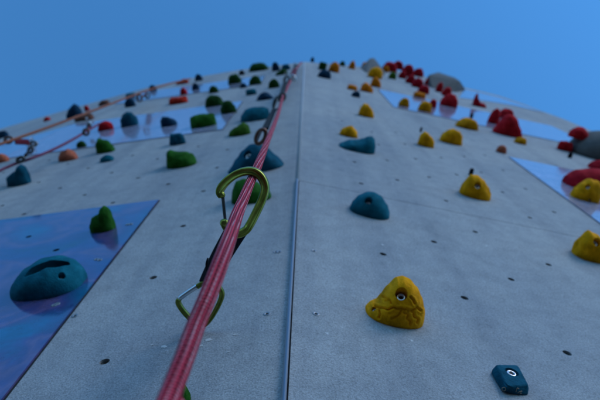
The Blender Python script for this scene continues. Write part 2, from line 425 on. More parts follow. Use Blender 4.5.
def loft(prof, w, p, vh, lean, q, amp, seed, nu, nt, crease=0.):
    bm = bmesh.new(); cols = []
    for i in range(1, nu):
        u = -cos(pi * i / nu)
        h = sqrt(max(0, 1 - abs(u) ** 2.2)) if prof is None else interp(prof, u)
        V = vh * (1 - abs(u) ** 2.4) ** (1 / 2.4); col = []
        for j in range(nt + 1):
            t = pi * j / nt
            n = p * h * sin(t) ** q if 0 < j < nt else 0.
            v = V * cos(t) * (.55 + .45 * abs(cos(t)) ** .5 if False else 1) + lean * n
            P_ = Vector((u * w / 2, v, n))
            if amp and 0 < j < nt:
                s = Vector((P_.x, P_.y, P_.z)) / w * 3.2 + Vector((seed * 7.3, seed * 3.1, 0))
                d = noise.fractal(s, 1., 2., 3) * amp * w
                if crease:
                    dd, _ = noise.voronoi(s * 1.15 + Vector((noise.noise(s * 1.4), noise.noise(s * 1.4 + Vector((5, 5, 5))), 0)) * .55)
                    e = dd[1] - dd[0]; wgt = max(0, min(1, 1.15 - P_.z / p * 1.05))
                    d -= crease * w * max(0, 1 - e / .13) ** .8 * wgt
                    d += crease * w * .35 * min(1, e / .5) * wgt
                dirv = Vector((P_.x / w * 1.1, (P_.y - lean * n) / vh * .6, .9 * n / max(p, 1e-6) + .1)).normalized()
                P_ += dirv * d * min(1, 3 * n / max(p, 1e-6))
                P_.z = max(P_.z, .0005)
            col.append(bm.verts.new(P_))
        cols.append(col)
    for a, b in zip(cols, cols[1:]):
        for j in range(nt): bm.faces.new((a[j], b[j], b[j + 1], a[j + 1]))
        bm.faces.new((a[0], a[nt], b[nt], b[0]))
    bm.faces.new(cols[0]); bm.faces.new(cols[-1][::-1])
    return bm
def basis(f, p):
    u, v, n = f.u, Vector((0, 0, 1)), f.n
    return Matrix(((u.x, v.x, n.x, p.x), (u.y, v.y, n.y, p.y), (u.z, v.z, n.z, p.z), (0, 0, 0, 1)))
def add_bolt(o, px, r=.0085, recess=.014, straight=False):
    """drill a bolt hole where the picture shows it and seat a socket bolt in it"""
    mw = o.matrix_world; inv = mw.inverted()
    bm = bmesh.new(); bm.from_mesh(o.data); bvh = BVHTree.FromBMesh(bm); bm.free()
    a = inv @ CAM; d = (inv.to_3x3() @ ray(*px)).normalized()
    loc, nrm, _, _ = bvh.ray_cast(a, d)
    if loc is None: print('bolt missed', o.name, px); return
    if nrm.dot(d) > 0: nrm = -nrm
    ax = Vector((0, 0, 1)) if straight else (nrm * .75 + Vector((0, 0, .55))).normalized()
    c = bmesh.new(); cyl(c, loc - ax * recess, ax, r, r * 1.04, recess + .03, 28)
    boolean(o, c)
    b = bmesh.new(); k = r * (.76 if straight else .80); hi = recess * (.88 if straight else .55)
    lathe(b, loc - ax * (recess + .001), ax, [(k, 0), (k, hi * .85), (k * .86, hi), (k * .56, hi), (k * .5, recess * .2), (.0001, recess * .2)], 24)
    to_obj('bolt', b, STEEL, o)
    b = bmesh.new(); lathe(b, loc - ax * (recess - .0018 - recess * .2), ax, [(k * .5, 0), (k * .5, .0004), (.0001, .0004)], 6)
    to_obj('bolt_socket', b, DARK, o, False)  # dark disc paints the shade at the socket floor
def carve(bm, mw, lines, depth=.0032, wid=.8):
    """press cast wrinkles into the hold along polylines traced on its camera-facing side"""
    bmesh.ops.recalc_face_normals(bm, faces=bm.faces); bm.normal_update(); moved = []
    for v in bm.verts:
        w = mw @ v.co; d = w - CAM; dep = d.dot(f0)
        if (mw.to_3x3() @ v.normal).dot(d) > 0: continue
        x = 300 + d.dot(RT) / dep * F; y = 200 - d.dot(UP) / dep * F; best = 9
        for ln in lines:
            for (ax, ay), (bx, by) in zip(ln, ln[1:]):
                L = (bx - ax) ** 2 + (by - ay) ** 2; t = max(0, min(1, ((x - ax) * (bx - ax) + (y - ay) * (by - ay)) / L))
                best = min(best, math.hypot(x - ax - t * (bx - ax), y - ay - t * (by - ay)))
        g = math.exp(-(best / wid) ** 2) - .35 * math.exp(-((best - 2.2) / 1.2) ** 2)
        moved.append((v, v.normal * (-depth * g)))
    for v, dv in moved: v.co += dv
C4 = lambda pts: [(p.x, p.y) for p in catmull([Vector((355 + a / 6.15, 270 + b / 6.15, 0)) for a, b in pts], 6)]
YG = [C4(l) for l in (((122, 222), (150, 232), (180, 236), (205, 245), (235, 231), (262, 240), (285, 236), (300, 242)), ((285, 246), (270, 275), (245, 290), (225, 296)),
      ((300, 262), (330, 275), (318, 298), (342, 312), (335, 332)), ((325, 252), (358, 262), (362, 288), (385, 300), (380, 325)), ((380, 232), (402, 250)),
      ((168, 165), (190, 175), (184, 190), (208, 184), (222, 205)), ((340, 168), (356, 185), (366, 208)), ((148, 248), (154, 270), (148, 295)), ((300, 245), (320, 240), (350, 248), (370, 240)))]
GL, GR = 'climbing holds on the left face', 'climbing holds on the right face'
CNT = [0]
def hold(box, c, shape, label, group=None, vh=None, lean=0., q=.75, amp=.035, bolt=None, off=0., res=None, rot=0., hfac=1., crease=0., grooves=None, name='climbing_hold', cat='climbing hold', dep=1., m=None, smooth=True, brad=.0085):
    x0, y0, x1, y1 = box
    CNT[0] += 1; seed = CNT[0]
    xc = (x0 + x1) / 2; H = y1 - y0; W = x1 - x0
    f, (s, z, p, t) = which(xc, y1, off)
    w = W * t / F / max(.6, abs(f.u.dot(RT)))
    el = math.atan2(p.z, max(.01, (p - CAM).dot(-f.n)))
    vhh = (vh if vh else .40) * w
    # base centre sits above the lowest visible point by the foreshortened half height
    lift = min(.45 * H, vhh * cos(el) * F / t)
    f, (s, z, p, t) = which(xc, y1 - lift, off)
    pr = max(.12 * w, (H - lift * .9) * t / F / sin(el)) * hfac
    prof = PROF[shape] if isinstance(shape, str) else shape
    if isinstance(shape, str) and prof: prof = [(a, h ** .62) for a, h in prof]
    if isinstance(shape, str): q = min(q, .62); amp *= 1.5
    nu, nt = res if res else ((44, 26) if W > 24 else (26, 16) if W > 12 else (18, 12))
    bm = loft(prof, w, pr, vhh, lean, q, amp, seed, nu, nt, crease)
    if rot: bmesh.ops.rotate(bm, verts=bm.verts, cent=(0, 0, 0), matrix=Matrix.Rotation(radians(rot), 3, 'Z'))
    if grooves: carve(bm, basis(f, f.pt(s, z, off)), grooves)
    o = to_obj(name, bm, m or HC[c], None, smooth)
    o.matrix_world = basis(f, f.pt(s, z, off)); bpy.context.view_layer.update()
    tag(o, label, cat, group or (GL if f.side == 'L' else GR))
    for bp in (bolt or []):
        add_bolt(o, bp[:2], bp[2] if len(bp) > 2 else brad, bp[3] if len(bp) > 3 else .014)
    return o

# ---- left face
o = hold((12, 258, 88, 301), 'teal', [(-1, 0), (-.94, .35), (-.6, .72), (-.1, .96), (.3, 1), (.65, .82), (.9, .5), (1, 0)],
     'large teal jug with a slot along its top on the lower-left blue panel', vh=.42, q=.7, amp=.012, hfac=.9, res=(64, 40), bolt=[(61.5, 275.5, .0058, .02)])
def slot(o, pa, pb, r, depth):
    inv = o.matrix_world.inverted(); bm = bmesh.new(); bm.from_mesh(o.data); bvh = BVHTree.FromBMesh(bm); bm.free()
    pts = []
    for px in (pa, pb):
        d = (inv.to_3x3() @ ray(*px)).normalized(); loc, nr, _, _ = bvh.ray_cast(inv @ CAM, d); pts.append(loc)
    if None in pts: print('slot missed'); return
    c = bmesh.new(); bmesh.ops.create_uvsphere(c, u_segments=28, v_segments=18, radius=1.)
    ctr = (pts[0] + pts[1]) / 2; ln = (pts[1] - pts[0]); X = ln.normalized(); Z = Vector((0, -.25, 1)).normalized(); Y = Z.cross(X).normalized(); Z = X.cross(Y)
    M_ = Matrix(((X.x, Y.x, Z.x, ctr.x), (X.y, Y.y, Z.y, ctr.y), (X.z, Y.z, Z.z, ctr.z), (0, 0, 0, 1))) @ Matrix.Diagonal((ln.length / 2, r, depth, 1))
    bmesh.ops.transform(c, matrix=M_, verts=c.verts); boolean(o, c)
slot(o, (24, 277), (70, 264), .0125, .018)
hold((91, 207, 116, 234), 'green', [(-1, 0), (-.92, .36), (-.65, .60), (-.3, .66), (0, .70), (.18, .92), (.5, 1), (.8, .93), (.94, .6), (1, 0)], 'bright green lobed hold near the top edge of the lower-left blue panel', vh=.45, amp=.03, res=(60, 36))
hold((8, 165, 31, 186), 'blue', 'boot', 'boot-shaped blue hold on bare grey wall near the left margin', amp=.03, bolt=None)
hold((59, 149, 78, 161), 'salmon', 'wedge', 'whole salmon-pink hold on grey wall just under the blue band at far left')
hold((-8, 154, 9, 163), 'salmon', 'dome', 'salmon-pink hold cut off by the left margin of the photo')
hold((97, 138, 115, 153), 'green', 'left', 'green hold on the lower edge of the blue band, above a small teal hold')
hold((100, 155, 114, 162), 'teal', 'bump', 'small teal hold directly below a green hold on grey wall at left')
hold((77, 141, 87, 148), 'darkgreen', 'dome', 'small dark green hold inside the blue band beside the dull red rope')
hold((98, 121, 114, 131), 'red', 'bump', 'red oval hold in the blue band where the dull red rope ends')
hold((121, 112, 139, 127), 'blue', 'bump', 'blue hold at the upper edge of the blue band, right of the red oval')
hold((75, 114, 94, 121), 'brown', 'flat', 'flat black and red hold just under the orange rope at left')
hold((67, 104, 83, 117), 'navy', 'right', 'dark navy wedge hold poking above the left skyline')
hold((85, 105, 90, 111), 'red', 'dome', 'tiny red hold on the left skyline next to the navy wedge')
hold((44, 117, 51, 121), 'red', 'dome', 'tiny red hold lowest along the left skyline')
hold((99, 100, 110, 105), 'brown', 'bump', 'dull brown hold low on the skyline beside the orange rope')
hold((-3, 131, 9, 138), 'navy', 'flat', 'dark navy hold where the skyline meets the left margin')
hold((125, 98, 136, 107), 'navy', 'bump', 'navy hold on the grey strip right below the orange rope')
hold((126, 93, 136, 98), 'teal', 'flat', 'thin teal hold half hidden above the orange rope')
hold((149, 85, 157, 91), 'navy', 'dome', 'dark navy bump on the skyline at the fold of the left face')
hold((176, 79, 189, 84), 'scarlet', 'right', 'bright orange-red hold on the left skyline at the upper end of the orange rope')
hold((195, 74, 203, 81), 'navy', 'dome', 'dark navy knob on the left skyline, upper one of a pair')
hold((192, 83, 200, 90), 'navy', 'dome', 'dark navy knob in the upper blue band, lower one of a pair')
hold((209, 86, 219, 93), 'darkgreen', 'dome', 'small dark green hold at lower edge of the upper blue band')
hold((180, 87, 188, 95), 'red', 'wedge', 'small red hold in the upper blue band above a long red bar')
hold((169, 97, 188, 104), 'scarlet', 'flat', 'long bright red bar hold on the grey strip at upper left', q=.5)
hold((205, 95, 224, 107), 'darkgreen', 'dome', 'broad dark green dome overlapping the top edge of the middle blue band')
hold((221, 101, 237, 114), 'darkgreen', 'dome', 'round dark green hold at the right corner of the middle blue band')
hold((191, 114, 217, 128), 'green', 'flat', 'large square-shouldered green hold in the middle blue band', amp=.03, vh=.42)
hold((161, 116, 178, 127), 'navy', 'left', 'dark blue wedge hold floating in the middle blue band', q=.9)
hold((170, 133, 186, 145), 'blue', 'mouth', 'faceted blue hold on the lower edge of the middle blue band', amp=.06)
hold((167, 149, 197, 168), 'green', [(-1, 0), (-.94, .5), (-.78, .92), (-.6, 1), (-.35, .90), (0, .80), (.4, .76), (.75, .62), (.93, .36), (1, 0)], 'vivid green hold with a dipped back on open grey wall left of the rope', vh=.46, amp=.03, res=(60, 36))
hold((228, 124, 251, 136), 'olive', 'right', 'olive green slanted hold on grey wall just left of the bronze carabiner')
hold((240, 107, 271, 121), 'teal', [(-1, 0), (-.9, .4), (-.55, .8), (0, 1), (.6, .95), (.93, .7), (1, 0)], 'wide teal hold left of the rope beside the grey sling', q=.8)
hold((256, 92, 274, 100), 'navy', 'peak', 'dark navy pyramid hold left of the rope above a wide teal hold')
hold((246, 89, 257, 95), 'teal', 'flat', 'small pale teal hold left of the navy pyramid hold')
hold((228, 74, 242, 84), 'darkgreen', 'dome', 'dark green hold on the left skyline, leftmost of the greens there')
hold((249, 76, 262, 85), 'darkgreen', 'dome', 'dark green hold in the upper blue band near its right corner')
hold((249, 63, 269, 71), 'darkgreen', 'dome', 'very dark green broad dome standing on the left skyline')
hold((239, 70, 245, 75), 'black', 'dome', 'tiny black knob on the left skyline beside the dark green dome')
hold((268, 79, 280, 88), 'darkgreen', 'bump', 'dark green hold right of the upper blue band nearest the grey sling')
hold((275, 69, 288, 75), 'darkgreen', 'right', 'slanted dark green hold below the cluster near the top of the corner')
hold((272, 62, 280, 71), 'navy', 'dome', 'dark navy hold on the skyline left of the tower corner')
hold((281, 64, 291, 70), 'blue', 'bump', 'blue hold on the skyline closest to the left of the corner')
hold((240, 83, 247, 88), 'navy', 'dome', 'tiny navy hold at the lower edge of the upper blue band')
hold((227, 145, 285, 173), 'blue', [(-1, 0), (-.9, .12), (-.65, .45), (-.4, .75), (-.1, .98), (.15, 1), (.45, .82), (.75, .42), (1, 0)], 'big steel-blue mound of a hold behind the pink rope', vh=.36, bolt=[(247, 154, .012)], amp=.02)
hold((231, 180, 272, 204), 'green', [(-1, 0), (-.9, .6), (-.6, .95), (-.1, 1), (.3, .8), (.6, .55), (.9, .4), (1, 0)], 'green hold seen through the big olive carabiner', vh=.4)
hold((172, 385, 191, 405), 'green', 'dome', 'green hold peeping out behind the rope at the bottom of the photo')

# ---- right face
o = hold((364, 279, 424, 327), 'yellow', [(-1, 0), (-.95, .06), (-.77, .19), (-.62, .25), (-.53, .40), (-.40, .70), (-.22, .93), (-.03, 1), (.2, .97), (.5, .80), (.73, .60), (.93, .36), (1, 0)],
     'big yellow wrinkled hold with two bolt holes, nearest yellow one', vh=.40, q=.8, amp=.012, res=(170, 110), grooves=YG,
     bolt=[(401.5, 293.5, .0088, .017), (373.5, 308.5, .0042, .008)])
hold((349, 193, 390, 218), 'teal', [(-1, 0), (-.93, .35), (-.7, .7), (-.3, .96), (0, 1), (.35, .9), (.75, .55), (.95, .25), (1, 0)], 'smooth teal rounded hold with one bolt hole, alone on the grey right face', vh=.44, amp=.008, bolt=[(368.5, 200.5, .0085, .018)], rot=-8)
hold((338, 134, 375, 152), 'teal', [(-1, 0), (-.85, .18), (-.4, .5), (0, .6), (.25, .74), (.5, .95), (.68, 1), (.84, .86), (.95, .5), (1, 0)], 'long teal hold with a knobbed right end below a small yellow hold', amp=.015, res=(60, 36), q=.7, bolt=None)
hold((339, 126, 358, 137), 'yellow', 'wedge', 'small low yellow hold sitting just above the long teal knobbed hold')
hold((459, 176, 490, 199), 'yellow', [(-1, 0), (-.93, .5), (-.6, .95), (-.2, 1), (.3, .85), (.7, .55), (.95, .3), (1, 0)], 'golden yellow grooved hold with a small dark peg above it, right of the teal dome', vh=.42, crease=.012, res=(60, 36), bolt=[(478, 185, .009)], rot=-6)
hold((572, 233, 608, 262), 'yellow', 'left', 'yellow cracked hold cut by the right margin, lowest one there', vh=.42, crease=.02, res=(60, 36), bolt=[(597, 242, .009)])
hold((417, 132, 434, 147), 'yellow', 'left', 'yellow hold with a tiny peg above it, left one of a level pair', crease=.012)
hold((439, 129, 462, 144), 'yellow', 'bump', 'yellow hold under the right blue band, right one of a level pair', crease=.012)
hold((455, 118, 478, 129), 'gold', 'bump', 'flat mustard hold on the lower edge of the right blue band, dark peg on top', q=.6)
hold((358, 104, 374, 117), 'yellow', 'left', 'yellow hold alone midway up the right face, above the long teal hold')
hold((347, 85, 357, 90), 'orange', 'flat', 'thin orange-yellow hold high on the right face above a tiny navy one')
hold((360, 83, 373, 92), 'orange', 'left', 'orange-yellow slanted hold left of the tip of the right blue band')
hold((351, 91, 360, 97), 'navy', 'bump', 'tiny navy hold on grey under the thin orange-yellow hold')
hold((318, 62, 326, 70), 'darkgreen', 'flat', 'dark green-teal hold near the top of the corner, on a blue hold')
hold((317, 70, 331, 78), 'navy', 'bump', 'dark blue hold highest on the right face beside the corner')
hold((328, 62, 339, 72), 'orange', 'bump', 'round orange hold just under the rim right of the corner')
hold((339, 61, 345, 66), 'darkgreen', 'dome', 'tiny dark teal knob on the rim right of the round orange hold')
hold((348, 60, 355, 69), 'orange', 'wedge', 'small orange-brown hold on the rim left of the grey peak')
hold((361, 62, 368, 68), 'orange', 'dome', 'tiny orange hold at the left foot of the grey peak')
hold((310, 57, 314, 62), 'navy', 'dome', 'tiny navy knob on the rim closest to the tower corner')
hold((367, 67, 382, 78), 'yellow', 'bump', 'bright yellow hold directly below the grey peak on the rim')
hold((370, 77, 381, 87), 'orange', 'left', 'orange-yellow hold hanging below the bright yellow one under the peak')
hold((382, 66, 389, 72), 'orange', 'dome', 'tiny orange hold left of the dark red cluster')
hold((388, 72, 396, 79), 'olive', 'dome', 'small olive-yellow hold below the dark red cluster')
RG = 'cluster of dark red holds on the rim'
for bx, sh, lb in (((382, 63, 396, 71), 'bump', 'dark red hold at the left end of the red cluster on the rim'),
                   ((393, 62, 402, 69), 'dome', 'dark red hold topmost on the rim right of the left end of the red cluster'),
                   ((401, 65, 412, 76), 'bump', 'tall dark red hold in the middle of the rim cluster'),
                   ((413, 69, 422, 76), 'dome', 'dark red hold on the skyline at the right end of the rim cluster'),
                   ((406, 76, 414, 83), 'dome', 'dark red hold under the tall red one in the rim cluster'),
                   ((412, 79, 422, 87), 'bump', 'dark red hold, second lowest of the stepped red trail'),
                   ((418, 86, 428, 93), 'bump', 'crimson hold just above the thin orange one in the blue band corner'),
                   ((425, 78, 432, 85), 'dome', 'small dark red hold below the left end of the flat-topped grey volume'),
                   ((399, 72, 405, 78), 'dome', 'tiny dark red hold below the rim cluster on its left')):
    hold((bx[0] - 1, bx[1] - 1, bx[2] + 1, bx[3] + .5), 'crimson', sh, lb, RG)
hold((435, 82, 442, 92), 'red', 'bump', 'upright red hold just below the flat-topped grey volume')
hold((441, 87, 451, 96), 'red', 'bump', 'red hold resting on the large bright red one below the flat-topped volume')
hold((439, 94, 457, 107), 'red', 'bump', 'large bright red hold across the upper edge of the right blue band')
hold((413, 92, 425, 98), 'orange', 'flat', 'thin orange-yellow hold on the upper edge of the right blue band')
hold((472, 94, 486, 107), 'crimson', [(-1, 0), (-.95, .9), (-.7, 1), (-.45, .6), (0, .35), (.6, .3), (.9, .2), (1, 0)], 'L-shaped dark red hold on the grey strip near the right rim')
hold((398, 98, 409, 107), 'gold', 'dome', 'round mustard hold inside the tip of the right blue band')
hold((417, 101, 431, 112), 'gold', 'bump', 'mustard hold in the right blue band with a red one touching it')
hold((428, 99, 436, 108), 'red', 'dome', 'small red hold touching a mustard hold in the right blue band')
hold((487, 108, 498, 124), 'red', 'bump', 'upright red hold left of the big skirted red hold')
hold((492, 115, 522, 136), 'red', [(-1, 0), (-.93, .18), (-.68, .55), (-.5, .90), (-.35, 1), (.1, .98), (.28, .88), (.6, .50), (.88, .2), (1, 0)], 'big skirted red hold on the right blue band', vh=.36, amp=.03, crease=.025, res=(60, 36))
hold((497, 108.5, 513, 119), 'red', 'dome', 'rounded red cap hold sitting behind the big skirted red hold')
hold((514, 137, 526, 144), 'gold', 'bump', 'small mustard hold right below the big skirted red hold')
hold((496, 145, 506, 153), 'salmon', 'dome', 'small salmon-red hold on grey wall above the right-hand blue panel')
hold((557, 141, 571, 151), 'red', 'flat', 'boxy red hold with a small dark peg below it, left of the curved grey volume', q=.5)
hold((588, 157, 612, 171), 'crimson', 'right', 'dark red hold cut by the right margin, above the big red dish')
hold((561, 170, 640, 196), 'crimson', [(-1, 0), (-.95, .4), (-.7, .75), (-.3, .95), (0, 1), (.3, .97), (.7, .8), (1, 0)], 'wide dark red dish hold on the right blue panel behind a yellow hold', vh=.30, amp=.006, q=.85)
hold((570, 178, 598, 202), 'yellow', [(-1, 0), (-.9, .4), (-.5, .75), (-.1, 1), (.4, .98), (.75, .8), (.95, .4), (1, 0)], 'yellow hold in front of the wide dark red dish', vh=.40, crease=.012, res=(60, 36), bolt=[(588, 186, .008), (590, 200, .005, .006)])
PG = 'small dark screw-on pegs'
for bx, lb in (((468, 167, 473, 175), 'small dark peg right above the golden yellow grooved hold'),
               ((419, 126, 422, 132), 'small dark peg above the left yellow hold of the level pair'),
               ((469, 112, 473, 118), 'small dark peg above the flat mustard hold'),
               ((567, 151, 572, 158), 'small dark peg below the boxy red hold')):
    hold((bx[0] + .4, bx[1] + 1, bx[2] - .4, bx[3]), 'black', 'flat', lb, PG, name='screw_on_foothold', cat='foothold')

# ---- grey volumes bolted to the upper right face
def volume(base, tops, label, smooth=False):
    """base: picture points on the wall (lower edge), tops: (x, y, outward offset)"""
    xs = [b[0] for b in base]; f, (s, z, p, t) = which(sum(xs) / len(xs), sum(b[1] for b in base) / len(base))
    bm = bmesh.new(); o0 = p
    M_ = basis(f, p); inv = M_.inverted()
    for b in base:
        q = f.hit(*b)[2]; bm.verts.new(inv @ q)
    for x, y, n in tops:
        q = f.hit(x, y, n)[2]; bm.verts.new(inv @ q)
    r = bmesh.ops.convex_hull(bm, input=bm.verts)
    bmesh.ops.delete(bm, geom=[g for g in r['geom_interior'] if isinstance(g, bmesh.types.BMVert)], context='VERTS')
    bmesh.ops.dissolve_limit(bm, angle_limit=radians(3), verts=bm.verts[:], edges=bm.edges[:])
    bmesh.ops.bevel(bm, geom=bm.edges[:], offset=.006, segments=3, profile=.5, affect='EDGES')
    o = to_obj('wall_volume', bm, VOL, None, smooth); o.matrix_world = M_
    return tag(o, label, 'wall volume', 'grey volumes on the right face')
VOL = hold_mat('grey_volume_paint', (.13, .13, .128), .8, 1.15)
volume([(360, 68), (386, 73), (384, 76), (366, 73)], [(370, 58, .09), (374, 57.5, .09)], 'small grey pyramid volume making the peak of the skyline')
volume([(424, 83), (466, 90), (455, 92), (432, 88)], [(429, 74.5, .09), (438, 72, .10), (455, 77.5, .10), (460, 81, .09)], 'flat-topped grey volume on the right skyline')
hold((566, 133, 650, 163), 'black', 'dome', 'big curved grey volume at the right margin with a red hold on top', 'grey volumes on the right face', vh=.36, amp=.004, q=.9, name='wall_volume', cat='wall volume', m=VOL, res=(50, 30))
hold((568, 127, 587, 139), 'red', 'dome', 'red dome hold on the skyline standing on the curved grey volume', off=.07, vh=.42)

# ---- faceted blue foothold, bottom right
f, (s, z, p, t) = which(510, 386)
Mh = basis(f, p); inv = Mh.inverted()
bm = bmesh.new()
C5 = lambda X, Y: (480 + X / 8.89, 355 + Y / 8.89)
for X, Y in ((100, 165), (185, 322), (290, 352), (425, 362), (436, 300), (360, 150), (330, 130), (170, 120)): bm.verts.new(inv @ f.hit(*C5(X, Y))[2])
for X, Y in ((148, 84), (325, 86), (345, 105), (428, 262), (242, 278)): bm.verts.new(inv @ f.hit(*C5(X, Y), .013)[2])
bm.verts.new(inv @ f.hit(*C5(98, 138), .004)[2])
r = bmesh.ops.convex_hull(bm, input=bm.verts)
bmesh.ops.delete(bm, geom=[g for g in r['geom_interior'] if isinstance(g, bmesh.types.BMVert)], context='VERTS')
bmesh.ops.dissolve_limit(bm, angle_limit=radians(3), verts=bm.verts[:], edges=bm.edges[:])
bmesh.ops.bevel(bm, geom=bm.edges[:], offset=.0018, segments=3, profile=.5, affect='EDGES')
o = to_obj('climbing_hold', bm, HC['blue'], None, False); o.matrix_world = Mh; bpy.context.view_layer.update()
tag(o, 'small faceted dark blue foothold with a shiny bolt at bottom right', 'climbing hold', GR)
mk_bvh = BMESH = None
tb = bmesh.new(); tb.from_mesh(o.data); tbv = BVHTree.FromBMesh(tb); tb.free()
def on_hold(X, Y):
    d = (inv.to_3x3() @ ray(*C5(X, Y))).normalized(); l, n_, _, _ = tbv.ray_cast(inv @ CAM, d)
    return None if l is None else l - d * .0003
add_bolt(o, C5(284, 150), .0088, .0048, True)
for pts in ([(198, 292), (222, 290), (228, 312), (206, 320), (196, 305), (198, 292)], [(318, 330), (330, 296), (345, 302)], [(335, 338), (350, 328), (372, 322), (356, 340), (370, 344)]):
    pp = [on_hold(*q) for q in pts]
    if None in pp: continue
    b = bmesh.new(); sweep(b, catmull(pp, 5), circ(.0005, 6)); to_obj('maker_mark', b, TAN, o)

# ------------------------------------------------------------------ ropes
def rope(pts, r, m, label, sub=14, seg=20):
    path = catmull(pts, sub); o0 = path[-1].copy()
    bm = bmesh.new(); sweep(bm, path, circ(r, seg), uv=True)
    o = to_obj('climbing_rope', bm, m, None, True, o0)
    return tag(o, label, 'rope')
def wall_at(x, y, off):
    f, h = which(x, y, off); return h[2]
pts = [wall_at(301.5, 62.5, .035), wall_at(297, 68, .05), wall_at(293, 75.5, .06), wall_at(283.5, 96, .07), wall_at(278, 114, .11), wall_at(267.5, 141, .16),
       at(257.6, 166, .735), at(254.0, 174, .708), at(249.5, 184, .672), at(243.5, 199, .595), at(237, 215, .515), at(230, 236, .437), at(220, 264, .382), at(208, 296, .352), at(196, 325, .335), at(185, 356, .312), at(169, 398, .285),
       at(158, 428, .265), at(148, 462, .25), Vector((-.105, -.24, -.25)), Vector((-.12, -.16, -.9)), Vector((-.14, -.12, -1.26)), Vector((-.05, -.16, -1.29)), Vector((.1, -.1, -1.29)), Vector((.16, -.25, -1.29)), Vector((0, -.3, -1.285))]
rope(pts, .0056, ROPE, 'pink climbing rope with pale flecks running down the corner towards the viewer', sub=22, seg=28)
pts = [wall_at(190, 78.5, .03), wall_at(165, 85, .07), wall_at(140, 93, .09), wall_at(100, 108, .10), wall_at(60, 123, .10), wall_at(8, 141.5, .10), wall_at(-30, 155, .10), wall_at(-90, 190, .1)]
end = pts[-1]; pts += [Vector((end.x, end.y, .2)), Vector((end.x, end.y - .05, -1.29))]
rope(pts, .005, ROPEO, 'orange rope slanting along the left skyline', seg=12)
pts = [wall_at(99, 124, .03), wall_at(87, 131, .05), wall_at(70, 141, .06), wall_at(50, 151, .06), wall_at(31, 158.5, .06), wall_at(10, 166, .05), wall_at(-30, 186, .05)]
end = pts[-1]; pts += [Vector((end.x, end.y, .2)), Vector((end.x, end.y - .05, -1.29))]
rope(pts, .0048, ROPER, 'dull red rope crossing the lower blue band on the left face', seg=12)

# ------------------------------------------------------------------ quickdraws
IB = [(.0047, .0030), (.0047, -.0030), (.0036, -.0042), (.0022, -.0042), (.0016, -.0026), (-.0016, -.0026), (-.0022, -.0042), (-.0036, -.0042), (-.0047, -.0030), (-.0047, .0030), (-.0036, .0042), (-.0022, .0042), (-.0016, .0026), (.0016, .0026), (.0022, .0042), (.0036, .0042)]
def strap(name, pa, pb, wa, wb, th, m, parent, origin, nrm, bow=None):
    bm = bmesh.new(); mid = (pa + pb) / 2 + (bow or Vector())
    path = catmull([pa, mid, pb], 8)
    n = len(path); rings = []
    sec = [(.5, .35), (.42, .5), (-.42, .5), (-.5, .35), (-.5, -.35), (-.42, -.5), (.42, -.5), (.5, -.35)]
    for i, p in enumerate(path):
        t = (path[min(i + 1, n - 1)] - path[max(0, i - 1)]).normalized(); b_ = (nrm - t * nrm.dot(t)).normalized(); a_ = t.cross(b_)
        w = wa + (wb - wa) * i / (n - 1)
        rings.append([bm.verts.new(p + a_ * x * w + b_ * y * th) for x, y in sec])
    for A, B in zip(rings, rings[1:]):
        for k in range(8): bm.faces.new((A[k], A[(k + 1) % 8], B[(k + 1) % 8], B[k]))
    bm.faces.new(rings[0]); bm.faces.new(rings[-1])
    return to_obj(name, bm, m, parent, True, origin)
def carabiner(path_pts, nrm, m, parent, origin, closed=False, scale=None, sec=IB, sub=8):
    path = catmull(path_pts, sub, closed)
    bm = bmesh.new(); sweep(bm, path, sec, nrm, closed, scale)
    return to_obj('carabiner', bm, m, parent, True, origin)

# big quickdraw on the corner: bolt-end carabiner near the wall, black sling, rope-end carabiner
org = at(200, 320, .82)
qd = empty('quickdraw', org, 'nearest quickdraw with two olive green carabiners on a black sling, pink rope through it', 'quickdraw', 'quickdraws on the corner rope')
nrm = -(f0 * .93 + RT * .15 + UP * .2).normalized()
def dz(x, y): return .682 - (y - 172) * .0004 + (x - 243) * .0004
cp = [(222, 196.5), (219.8, 192.5), (221.5, 187.5), (227, 181), (235, 175), (244, 171.5), (253, 171.3), (260, 175.5), (264.3, 183), (265, 190.5), (262, 200), (256.5, 212), (250, 224.5), (245.3, 230.5), (238, 233.5), (230.5, 231), (226, 226), (224.3, 221.5)]
c1 = carabiner([at(x, y, dz(x, y)) for x, y in cp], nrm, GREENMET, qd, org, False, lambda t: .98 - .22 * max(0, 1 - t / .12) + .04 * sin(pi * t) - .1 * max(0, (t - .85) / .15), sub=10)
for (x, y, rr) in ((221.3, 194.6, .0042), (224.8, 223.5, .0052)):
    bm = bmesh.new(); bmesh.ops.create_uvsphere(bm, u_segments=20, v_segments=12, radius=rr, matrix=Matrix.Translation(at(x, y, dz(x, y))) @ nrm.to_track_quat('Z', 'Y').to_matrix().to_4x4() @ Matrix.Diagonal((1, 1.15, .85, 1)))
    to_obj('gate_pivot' if y > 200 else 'nose', bm, GREENMET, c1, True, org)
for dx in (-.6, .9):
    bm = bmesh.new(); sweep(bm, catmull([at(222.6 + dx, 195.5, dz(222, 195)), at(223.8 + dx, 208, dz(223, 208)), at(225.4 + dx * .7, 222.5, dz(225, 221))], 6), circ(.0011, 8))
    to_obj('gate_wire', bm, GREYMET, c1, True, org)
nd = .80
def dl(x, y): return .775 + (y - 300) * .0005
cp = [(197.5, 286.5), (203, 283.6), (211, 283.2), (217.5, 286.5), (221.5, 292), (221.5, 297.5), (217.5, 307), (211, 318), (205, 324), (198.5, 324), (190.5, 318.5), (183, 310.5), (178.6, 303.5), (178.6, 299.5)]
c2 = carabiner([at(x, y, dl(x, y)) for x, y in cp], nrm, GREENMET, qd, org, False, lambda t: .72, sub=8)
bm = bmesh.new(); sweep(bm, catmull([at(180, 298.2, dl(0, 298)), at(188, 292.5, dl(0, 292)), at(197, 286.6, dl(0, 287))], 6), circ(.0034, 12)); to_obj('gate', bm, STEEL, c2, True, org)
